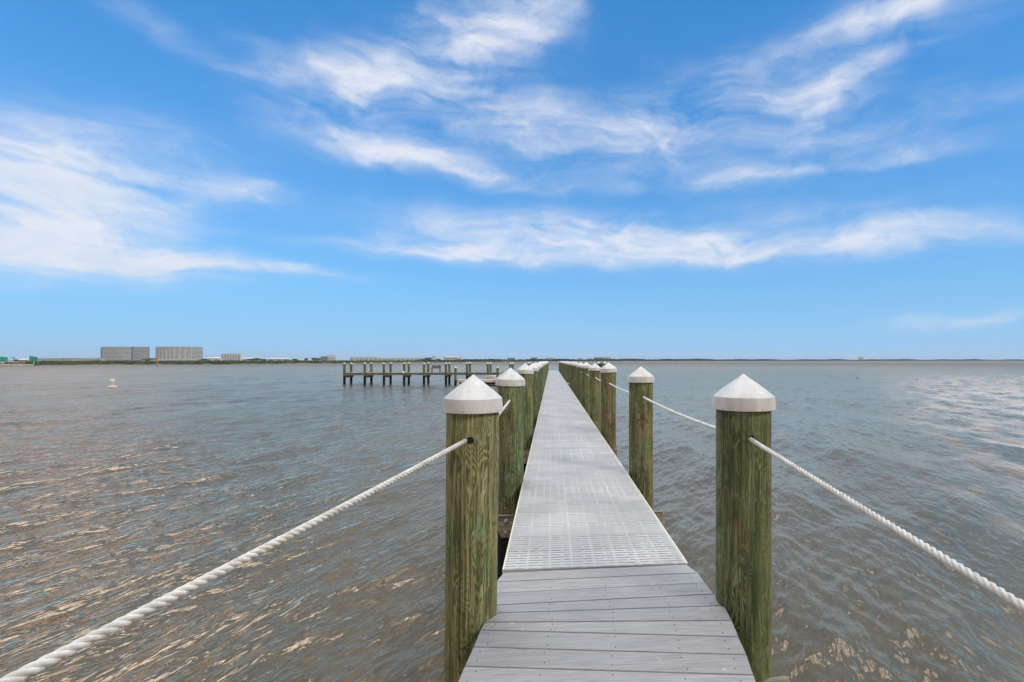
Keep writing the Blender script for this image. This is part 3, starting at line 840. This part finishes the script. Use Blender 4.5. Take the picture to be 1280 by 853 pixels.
# low platform with two short pilings
lp = empty('low_landing_platform', (at_y(596, 52.6).x, 53.2, 0)); tag(lp, 'low pale boat landing just above the water in front of the distant pier', 'platform')
xa, xb = at_y(570.5, 52.4).x - lp.location.x, at_y(645, 52.4).x - lp.location.x
bm = bmesh.new()
for k in range(int((xb - xa) / .15)): box(bm, xa + k * .15, xa + k * .15 + .14, -.7, .9, .47, .52)
obj('deck_boards', bm, M['pale'], lp)
bm = bmesh.new(); box(bm, xa, xb, -.7, -.64, .26, .468); box(bm, xa, xb, .8, .86, .26, .468); obj('rim_joists', bm, M['pale'], lp)
bm = bmesh.new(); box(bm, xa + .25, xb, -.6, .78, .03, .255); obj('float', bm, M['wrap'], lp)
for px, lab in ((569.4, 'short piling at the left end of the low boat landing'), (622.0, 'short piling midway along the low boat landing')):
    v = at_y(px, 52.25)
    rt = empty('landing_piling', (v.x, v.y, 0)); zt = EYE - (458 - 450) * 52 / 620
    o = link('post', post_far, None, rt); o.location.z = zt - .12
    o = link('cap', cap_far, None, rt); o.location.z = zt
    o = link('pile_wrap', wrap_far, None, rt); o.location.z = -.35
    tag(rt, lab, 'piling', 'short pilings at the boat landing')
# skiff moored at the landing, its bow rail shows between the caps
sv = at_y(628, 54.3)
sk = empty('skiff', (sv.x, sv.y, .02)); tag(sk, 'small white skiff with a curved bow rail moored behind the low landing', 'boat')
bm = bmesh.new(); secs = []
for t in np.linspace(0, 1, 9):
    x = -1.5 + 4.2 * t; wd = .75 * (1 - (1 - min(1, t * 2.2)) ** 2) + .02; sh = .95 - .25 * t; kb = .35 * (1 - min(1, t * 2.2)) ** 2 - .12
    secs.append([bm.verts.new(p) for p in ((x - .35 * (1 - t) ** 3, -wd, sh), (x, -wd * .8, kb + .2), (x, 0, kb), (x, wd * .8, kb + .2), (x - .35 * (1 - t) ** 3, wd, sh))])
for a, b in zip(secs[:-1], secs[1:]):
    for k in range(4): bm.faces.new((a[k], a[k + 1], b[k + 1], b[k]))
    bm.faces.new((a[4], a[0], b[0], b[4]))
bm.faces.new(secs[0]); bm.faces.new(secs[-1][::-1]); bmesh.ops.recalc_face_normals(bm, faces=bm.faces)
obj('hull', bm, M['white'], sk, False)
for s in (-.5, .5):
    bm = bmesh.new(); tube(bm, [(-.3 + .85 * k / 12, s, .92 + .62 * math.sin(math.pi * k / 12)) for k in range(13)], .022, 6); obj('grab_rail', bm, M['white'], sk)
bm = bmesh.new(); box(bm, .1, .5, -.25, .25, .80, 1.22, .03); obj('console', bm, M['black'], sk)
# boat lift right of the dock
for px, Z, lab in ((748.4, 38.0, 'left small capped piling of the boat lift seen between the right pilings'), (755.9, 38.6, 'right small capped piling of the boat lift beside the dock')):
    v = wpt(px, 452.2, Z)
    rt = empty('lift_piling', (v.x, v.y, 0))
    o = link('post', post_far, None, rt); o.location.z = v.z - .12
    o = link('cap', cap_far, None, rt); o.location.z = v.z
    link('pile_wrap', wrap_far, None, rt)
    tag(rt, lab, 'piling', 'boat lift pilings')
a, b = wpt(748.4, 457.5, 37.8), wpt(755.9, 456.6, 38.4)
lift = empty('lift_hoist', a); tag(lift, 'dark boat lift beam slung between two small capped pilings', 'boat lift')
bm = bmesh.new(); tube(bm, [(0, 0, 0), tuple((b - a) * .5 + Vector((0, 0, -.12))), tuple(b - a)], .05, 8); obj('beam', bm, M['black'], lift)
bm = bmesh.new(); box(bm, .02, .3, -.1, .1, .0, .2, .02); obj('motor', bm, M['black'], lift)

# ------------------------------------------------------------------ buoys, markers
bu = empty('channel_buoy', wlev(140, 483.2, 0)); tag(bu, 'white cylindrical buoy with a wide collar floating on open water at left', 'buoy')
bm = bmesh.new(); lathe(bm, [(.20, .06), (.20, .66), (.19, .70), (.10, .72), (0, .73)], 24); obj('body', bm, M['white'], bu, True)
bm = bmesh.new(); lathe(bm, [(.20, -.1), (.36, -.06), (.38, .0), (.34, .035), (.21, .05)], 24); obj('collar', bm, M['white'], bu, True)
bm = bmesh.new(); lathe(bm, [(.2015, .28), (.2025, .29), (.2025, .44), (.2015, .45)], 24, cap_top=False, cap_bot=False); obj('band', bm, M['beige'], bu, True)
cb = obj('crab_pot_float', (lambda b_: (lathe(b_, [(.0, -.1), (.11, -.08), (.15, .03), (.12, .16), (.04, .24), (0, .34)], 16), b_)[1])(bmesh.new()), M['black'], None, True)
cb.scale = (.6, .6, .6); cb.location = wlev(1071.5, 473.2, 0); tag(cb, 'tiny dark float bobbing alone on the open water at right', 'float')
mk = empty('channel_marker', wlev(197, 457.8, 0)); tag(mk, 'slim orange channel marker post in front of the shore at left', 'marker')
bm = bmesh.new(); lathe(bm, [(.2, -1), (.18, 4.6)], 12); obj('post', bm, M['orange'], mk, True)
bm = bmesh.new(); box(bm, -.4, .4, -.26, -.2, 2.6, 3.5); obj('board', bm, M['orange'], mk)

# ------------------------------------------------------------------ far land
SH = [(-500, 130), (-120, 190), (0, 215), (100, 255), (280, 285), (420, 350), (520, 455), (620, 560), (700, 700), (780, 880), (900, 1000), (1000, 1100), (1280, 1250), (1700, 1300)]
def shoreZ(px):
    return float(np.interp(px, [a for a, _ in SH], [b for _, b in SH]))
bm = bmesh.new()
near = [wpt(px, CY, shoreZ(px)) for px in np.linspace(-500, 1700, 90)]
far = [wpt(px, CY, 6000) for px in np.linspace(-500, 1700, 90)]
jit = [random.uniform(0, 4) for _ in near]
va = [bm.verts.new((v.x, v.y + j, -.2)) for v, j in zip(near, jit)]
vb = [bm.verts.new((v.x, v.y + j + 2, .45)) for v, j in zip(near, jit)]
vc = [bm.verts.new((v.x, v.y, .8)) for v in far]
for i in range(len(va) - 1):
    bm.faces.new((va[i], va[i + 1], vb[i + 1], vb[i])); bm.faces.new((vb[i], vb[i + 1], vc[i + 1], vc[i]))
structure('shore_land', bm, M['soil'])

def leaf_cloud(name, centers, radii, n_per, size, m, label, cat=None, kind=None, group=None):
    V = []; k = 0
    cs = np.array(centers); rs_ = np.array(radii)
    idx = rng.integers(0, len(cs), n_per)
    u = rng.normal(size=(n_per, 3)); u /= np.linalg.norm(u, axis=1)[:, None]
    rad = rng.random(n_per) ** .4
    p = cs[idx] + u * rad[:, None] * rs_[idx]
    p[:, 2] = np.maximum(p[:, 2], .3)
    a = rng.normal(size=(n_per, 3)); a /= np.linalg.norm(a, axis=1)[:, None]
    b = np.cross(a, rng.normal(size=(n_per, 3))); b /= np.linalg.norm(b, axis=1)[:, None]
    s = size * (.6 + .8 * rng.random(n_per))[:, None]
    q = np.stack([p - a * s, p + b * s * .7, p + a * s, p - b * s * .7], 1).reshape(-1, 3)
    me = mesh_np(name, q, np.arange(n_per * 4).reshape(-1, 4))
    o = link(name, me, m)
    if kind: o['kind'] = kind
    if label: o['label'] = label
    return o
# mangrove fringe on the near left shore
cs, rs_ = [], []
for px in np.arange(-300, 660, .55):
    Z = shoreZ(px) + random.uniform(2, 22) * (Z_ := 1)
    top = np.interp(px, [0, 40, 130, 280, 420, 540, 650], [5.2, 5.6, 5.2, 5.0, 3.7, 2.6, 2.6]) / FPX * shoreZ(px)   # height in metres over the water
    hgt = max(1.8, top) * random.uniform(.75, 1.12)
    if px < 34: hgt *= .4
    v = wpt(px, CY, Z); rr_ = hgt * random.uniform(.45, .62)
    cs.append((v.x, v.y, hgt - rr_)); rs_.append((rr_ * 1.5, rr_ * 1.5, rr_))
    cs.append((v.x + 1, v.y - 1, rr_ * .5)); rs_.append((rr_ * 1.4, rr_ * 1.4, rr_ * .8))
leaf_cloud('mangrove_fringe', cs, rs_, 150000, .30, M['foliage'], 'low green mangrove thicket lining the left shore', kind='stuff')
# darker, farther wood
cs, rs_ = [], []
for px in np.arange(520, 1500, .6):
    Z = shoreZ(px) + random.uniform(10, 70)
    tp = np.interp(px, [520, 600, 720, 780, 900, 960, 1280, 1500], [2.9, 3.2, 2.9, 2.8, 2.6, 1.9, 1.7, 1.7]) + .7 * math.sin(px * .11) * math.sin(px * .037)
    hgt = max(2.0, EYE * 0 + tp / FPX * Z) * random.uniform(.7, 1.1)
    v = wpt(px, CY, Z); rr_ = hgt * .5
    cs.append((v.x, v.y, hgt - rr_)); rs_.append((rr_ * 2, rr_ * 2, rr_))
leaf_cloud('far_woodland', cs, rs_, 90000, .9, M['foliage2'], 'thin dark line of woodland on the far shore', kind='stuff')

# trees that can be told apart
def tree(px, ytop, Z, hw, label, palm=False):
    base = wpt(px, CY, Z); base.z = .5
    H = EYE - (ytop - CY) / FPX * Z - .5
    rt = empty('palm_tree' if palm else 'shore_tree', base)
    tag(rt, label, 'tree', 'single trees on the left shore')
    bm = bmesh.new(); tube(bm, [(0, 0, 0), (.1, 0, H * .5), (.15, .05, H * .85)], [.22, .16, .12], 8); obj('trunk', bm, M['bark'], rt)
    if palm:
        bm = bmesh.new()
        for k in range(14):
            a = 2 * math.pi * k / 14 + random.uniform(-.2, .2); L = H * .33; dr_ = random.uniform(.1, .6)
            prev = None
            for j in range(6):
                t = j / 5; c = Vector((.15 + L * t * math.cos(a), L * t * math.sin(a), H * .86 + L * (.5 * t - dr_ * 1.6 * t * t)))
                s = Vector((-math.sin(a), math.cos(a), 0)) * (.28 * (1 - t) + .04)
                cur = (bm.verts.new(c - s), bm.verts.new(c + Vector((0, 0, .08))), bm.verts.new(c + s))
                if prev: bm.faces.new((prev[0], prev[1], cur[1], cur[0])); bm.faces.new((prev[1], prev[2], cur[2], cur[1]))
                prev = cur
        obj('crown', bm, M['foliage'], rt)
    else:
        W = hw / FPX * Z
        cs = [(random.uniform(-.6, .6) * W, random.uniform(-.6, .6) * W, H * random.uniform(.5, .85)) for _ in range(9)]
        rs_ = [(W * .5, W * .5, H * .2)] * 9
        o = leaf_cloud('crown', cs, rs_, 1500, .28 + W * .02, M['foliage'], None); o.parent = rt
TR = [(17, 446.8, 250, 3, 'palm tree beside the beige beach house at far left', True), (5, 449.5, 245, 3, 'small palm under the leftmost teal sign', True), (33.5, 448.5, 250, 2.5, 'leaning palm between the beach house and the teal sign post', True),
      (74, 448.2, 330, 3, 'left palm of three along the pale wall', True), (79, 447.8, 335, 3, 'middle palm of three along the pale wall', True), (86, 447.8, 340, 3, 'right palm of three along the pale wall', True),
      (23, 450, 235, 3, 'bushy tree in front of the beach house', False), (190, 447.5, 700, 5, 'round dark tree between the two large office blocks', False), (183, 448.6, 600, 4, 'low tree below the right end of the left office block', False),
      (256, 448.6, 500, 4, 'small tree right of the right office block', False), (316, 448.0, 500, 8, 'broad flat-topped tree before the white sheds', False), (328, 449.0, 480, 5, 'low round tree at the right end of the white sheds', False),
      (369, 448.3, 520, 3.5, 'dark round tree standing alone at the mid left shore', False), (383, 447.8, 560, 2, 'slim tree left of the grey house', False), (392, 447.3, 600, 3, 'tall thin tree near the grey house', False), (397.5, 448.0, 620, 3, 'bushy tree touching the left side of the grey house', False),
      (535, 447.2, 800, 6, 'dark domed tree in front of the long pale building', False), (548, 448.6, 750, 3, 'small tree right of the little tower', False)]
for t in TR: tree(*t)

# ------------------------------------------------------------------ far buildings
def frame_at(x0, x1, Z):
    a, b = wpt(x0, CY, Z), wpt(x1, CY, Z); c = (a + b) / 2; c.z = .4
    rz = math.atan2(b.y - a.y, b.x - a.x); return c, rz, (b - a).length
def office(x0, x1, ytop, Z, label, curve, floors, body, band, endw=None, split=None):
    c, rz, W = frame_at(x0, x1, Z); H = EYE - (ytop - CY) / FPX * Z - .4
    rt = empty('office_block', c, rz); tag(rt, label, 'office building', 'large office blocks on the left shore')
    N = 32
    def fy(t): return -curve * (1 - (2 * t - 1) ** 2) * W
    def slab(bm, z0, z1, out, t0=0., t1=1.):
        fr = [(-W / 2 + W * t, fy(t) - out) for t in np.linspace(t0, t1, N + 1)]
        pts = fr + [(fr[-1][0], 2), (fr[0][0], 2)]
        prism(bm, pts, z0, z1)
    bm = bmesh.new(); slab(bm, 0, H - 1.2, 0); obj('glazing', bm, M['glass'], rt)
    fh = H / floors
    for k in range(floors):
        bm = bmesh.new(); slab(bm, k * fh + fh * .42, (k + 1) * fh - .02, .5)
        obj('floor_band', bm, body, rt)
    bm = bmesh.new(); slab(bm, H + .02, H + 1.3, .8); obj('parapet', bm, band, rt)
    if split:
        bm = bmesh.new(); x = -W / 2 + W * split; y = fy(split)
        box(bm, x - 1.2, x + 1.2, y - 1.6, y + 1, 0, H + 1.5); obj('stair_recess', bm, M['glass'], rt)
        bm = bmesh.new(); slab(bm, 0.1, H - .1, 1.0, split + .02, 1.0); obj('end_wing', bm, M['pink_band'], rt)
    if endw:
        bm = bmesh.new(); w0 = W * endw
        box(bm, -W / 2 - .5, -W / 2 + w0, -2.0, 4.5, 0, H + 1.0); obj('end_wall', bm, M['glass'] if split else M['beige'], rt)
    return rt, W, H, fy
# banded wall material for wings seen edge-on
mb = bpy.data.materials.new('banded_facade'); mb.use_nodes = True; n_ = NT(mb.node_tree); b_ = n_.n['Principled BSDF']
z_ = n_.sep(n_.new('ShaderNodeTexCoord').outputs['Object'])[2]
f_ = n_.m('COMPARE', n_.m('FRACT', n_.m('MULTIPLY', z_, 1 / 3.3)), .5, .25)
n_.l.new(n_.mix(f_, (.36, .30, .26), (.16, .15, .14)), b_.inputs['Base Color']); b_.inputs['Roughness'].default_value = .6
M['pink_band'] = mb
office(127, 186, 434.6, 1200, 'left large office block with pale horizontal bands and a dark end', .20, 10, M['pale'], M['greyroof'], endw=.07, split=.78)
rt, W, H, fy = office(195.5, 252.5, 434.6, 1230, 'right large office block with a curved glassy front and a beige end wall', .20, 10, M['pale'], M['greyroof'], endw=.03)
for k in range(9):
    t = .08 + .86 * k / 9; x = -W / 2 + W * t
    bm = bmesh.new(); box(bm, x, x + (2.2 if k % 3 else 3.4), fy(t) - 1.5, fy(t) + .3, 1, H - 3 if k % 2 else H - 1); obj('facade_fin', bm, M['pale'] if k % 4 else M['beige'], rt)
bm = bmesh.new(); box(bm, -W * .42, W * .55, -W * .23, -W * .22, 0, 4.0); obj('podium', bm, M['white'], rt)

def lowb(name, x0, x1, ytop, Z, label, wall, roofm=None, gable=False, depth=16, wins=0, ybot=None):
    c, rz, W = frame_at(x0, x1, Z); H = EYE - (ytop - CY) / FPX * Z - .4
    if x0 < 430: depth = min(depth, 4)
    rt = empty(name, c, rz); tag(rt, label, 'building' if 'wall' not in name else 'wall')
    rh = H * .25 if gable else .35
    bm = bmesh.new(); box(bm, -W / 2, W / 2, 0, depth, 0, H - rh); obj('walls', bm, wall, rt)
    bm = bmesh.new()
    if gable:
        v = [bm.verts.new(p) for p in ((-W / 2 - .5, -.5, H - rh), (W / 2 + .5, -.5, H - rh), (W / 2 + .5, depth + .5, H - rh), (-W / 2 - .5, depth + .5, H - rh), (-W / 2 + W * .1, depth / 2, H), (W / 2 - W * .1, depth / 2, H))]
        for q in ((0, 1, 5, 4), (1, 2, 5), (2, 3, 4, 5), (3, 0, 4), (3, 2, 1, 0)): bm.faces.new([v[i] for i in q])
    else: box(bm, -W / 2 - .3, W / 2 + .3, -.3, depth + .3, H - rh + .01, H)
    obj('roof', bm, roofm or M['white'], rt)
    for k in range(wins):
        bm = bmesh.new(); x = -W / 2 + W * (k + .5) / wins; ww = W / wins * .28
        for f in range(max(1, int(H / 3.6))): box(bm, x - ww, x + ww, -.06, .1, .9 + f * 3.3, 2.6 + f * 3.3 if 2.6 + f * 3.3 < H - rh else H - rh - .1)
        obj('window', bm, M['glass'], rt)
    return rt
lowb('retaining_wall', 45, 127, 448.0, 420, 'long pale wall behind the mangroves on the left shore', M['beige'], M['beige'], depth=3)
lowb('beach_house', 20, 29, 448.6, 240, 'small beige beach house under the palms at far left', M['beige'], M['beige'], True, 6, 2)
lowb('beach_shed', 6, 16, 451.8, 232, 'low reddish shed near the water at far left', M['pink'], M['greyroof'], True, 5, 2)
lowb('white_shed', 257, 275, 446.8, 900, 'small white-roofed shed right of the office blocks', M['pale'], M['white'], True, 16, 2)
lowb('hotel', 276, 300.5, 442.4, 1350, 'flat pale glassy block behind the trees right of the office blocks', M['pale'], M['white'], False, 30, 7)
lowb('warehouse', 302, 325, 447.2, 800, 'low white-roofed warehouse right of the pale glassy block', M['white'], M['white'], True, 20, 3)
lowb('warehouse', 334, 362, 447.7, 820, 'low long pale warehouse in the gap between shore trees', M['pale'], M['white'], True, 20, 3)
lowb('grey_house', 400.5, 409.5, 445.6, 900, 'dark grey block beside the taller white house', M['bluegrey'], M['greyroof'], False, 16, 2)
lowb('white_house', 409.8, 419.5, 444.2, 900, 'tall white house with pinkish openings on the left shore', M['white'], M['white'], False, 16, 3)
lowb('store_building', 437, 472, 446.7, 900, 'left and taller stretch of the long pale building', M['pale'], M['white'], False, 30, 6)
lowb('long_building', 472.4, 541, 447.6, 900, 'very long low pale building behind the distant pier', M['pale'], M['white'], False, 30, 12)
lowb('small_tower', 540.5, 543.8, 445.8, 980, 'little pale tower at the right end of the long building', M['pale'], M['greyroof'], False, 5, 1)
lowb('waterfront_house', 554.5, 571.5, 445.4, 850, 'pinkish white waterfront building above the distant pier', M['pale'], M['pink'], True, 24, 5)
lowb('dark_house', 634, 642.5, 447.6, 900, 'small dark block above the second left piling cap', M['bluegrey'], M['greyroof'], False, 14, 2)
lowb('dark_house', 664.2, 671, 447.1, 1000, 'dark square block above the left row of pilings', M['bluegrey'], M['glass'], False, 14, 2)
lowb('white_house', 672.4, 678.4, 448.3, 1000, 'small white house just left of the end of the dock', M['white'], M['greyroof'], True, 12, 2)
lowb('beige_block', 682, 691.5, 447.4, 1100, 'beige low block directly above the end of the dock', M['beige'], M['greyroof'], False, 16, 4)
lowb('boathouse', 696.5, 705.5, 449.0, 900, 'white boathouse right of the end of the dock', M['white'], M['white'], True, 14, 2)
lowb('pink_block', 722, 728, 448.1, 1200, 'left of two small pink blocks above the right row of pilings', M['pink'], M['white'], False, 14, 2)
lowb('pink_block', 735, 741, 448.0, 1200, 'right of two small pink blocks above the right row of pilings', M['pink'], M['white'], False, 14, 2)
lowb('waterfront_block', 742.5, 755, 446.9, 1200, 'wide blue-grey block above the third right piling cap', M['bluegrey'], M['bluegrey'], False, 20, 5)
lowb('waterfront_block', 755.4, 763.5, 446.6, 1210, 'beige block adjoining the wide blue-grey one', M['beige'], M['pale'], False, 20, 3)
lowb('terrace', 777, 786, 448.2, 1200, 'left beige terrace right of the blue-grey block', M['beige'], M['pale'], False, 14, 3)
lowb('terrace', 788, 806, 448.6, 1250, 'right beige terrace behind the far tree line', M['pale'], M['beige'], False, 14, 5)
lowb('lone_tower', 1074.2, 1076.2, 446.3, 1600, 'left pale shaft of the lone twin tower on the right horizon', M['beige'], M['pale'], False, 5, 1)
lowb('lone_tower', 1076.8, 1079.6, 446.0, 1620, 'right white shaft of the lone twin tower on the right horizon', M['white'], M['pale'], False, 6, 1)
lowb('far_hall', 1110, 1121, 449.0, 1700, 'left pale hall on the far right horizon', M['pale'], M['white'], False, 14, 3)
lowb('far_hall', 1180, 1188, 449.0, 1700, 'right pale hall on the far right horizon', M['pale'], M['white'], False, 14, 3)

def roadsign(x0, x1, y0, y1, Z, label):
    c, rz, W = frame_at(x0, x1, Z); zt = EYE - (y0 - CY) / FPX * Z - .4; zb = EYE - (y1 - CY) / FPX * Z - .4
    rt = empty('highway_sign', c, rz); tag(rt, label, 'road sign', 'teal highway signs')
    for a, b in ((-W / 2, -.05), (.05, W / 2)):
        bm = bmesh.new(); box(bm, a, b, -.06, .06, zb, zt - (.25 if a > 0 else 0), .02); obj('sign_panel', bm, M['tealsign'], rt)
    bm = bmesh.new(); box(bm, -.14, .14, .07, .3, 0, zt - .3); obj('post', bm, M['pale'], rt)
roadsign(36.5, 46.8, 445.3, 451.6, 232, 'teal green highway signs on a pale post left of the pale wall')
roadsign(-2, 9.5, 446.0, 452.2, 225, 'teal green highway signs at the very left edge of the picture')
# sandy spit with sea wall at far left
bm = bmesh.new(); p = [wpt(px, CY, Z) for px, Z in ((-60, 192), (10, 205), (33, 212), (42, 222), (30, 232), (-60, 225))]
prism(bm, [(v.x, v.y) for v in p], -.3, .62)
bmesh.ops.recalc_face_normals(bm, faces=bm.faces)
structure('beach', bm, M['sand'])

# ------------------------------------------------------------------ air between here and the far shore
bm = bmesh.new(); box(bm, -4000, 4000, -60, 5200, -1.6, 60)
hm = bpy.data.materials.new('haze_air'); hm.use_nodes = True; n_ = NT(hm.node_tree); n_.n.clear()
o_ = n_.new('ShaderNodeOutputMaterial'); pv = n_.new('ShaderNodeVolumePrincipled')
pv.inputs['Color'].default_value = (.80, .90, 1.0, 1); pv.inputs['Density'].default_value = .00016; pv.inputs['Anisotropy'].default_value = .2
n_.l.new(pv.outputs[0], o_.inputs['Volume'])
hz_o = obj('haze', bm, hm); hz_o['kind'] = 'stuff'; hz_o['label'] = 'thin pale haze over the bay'
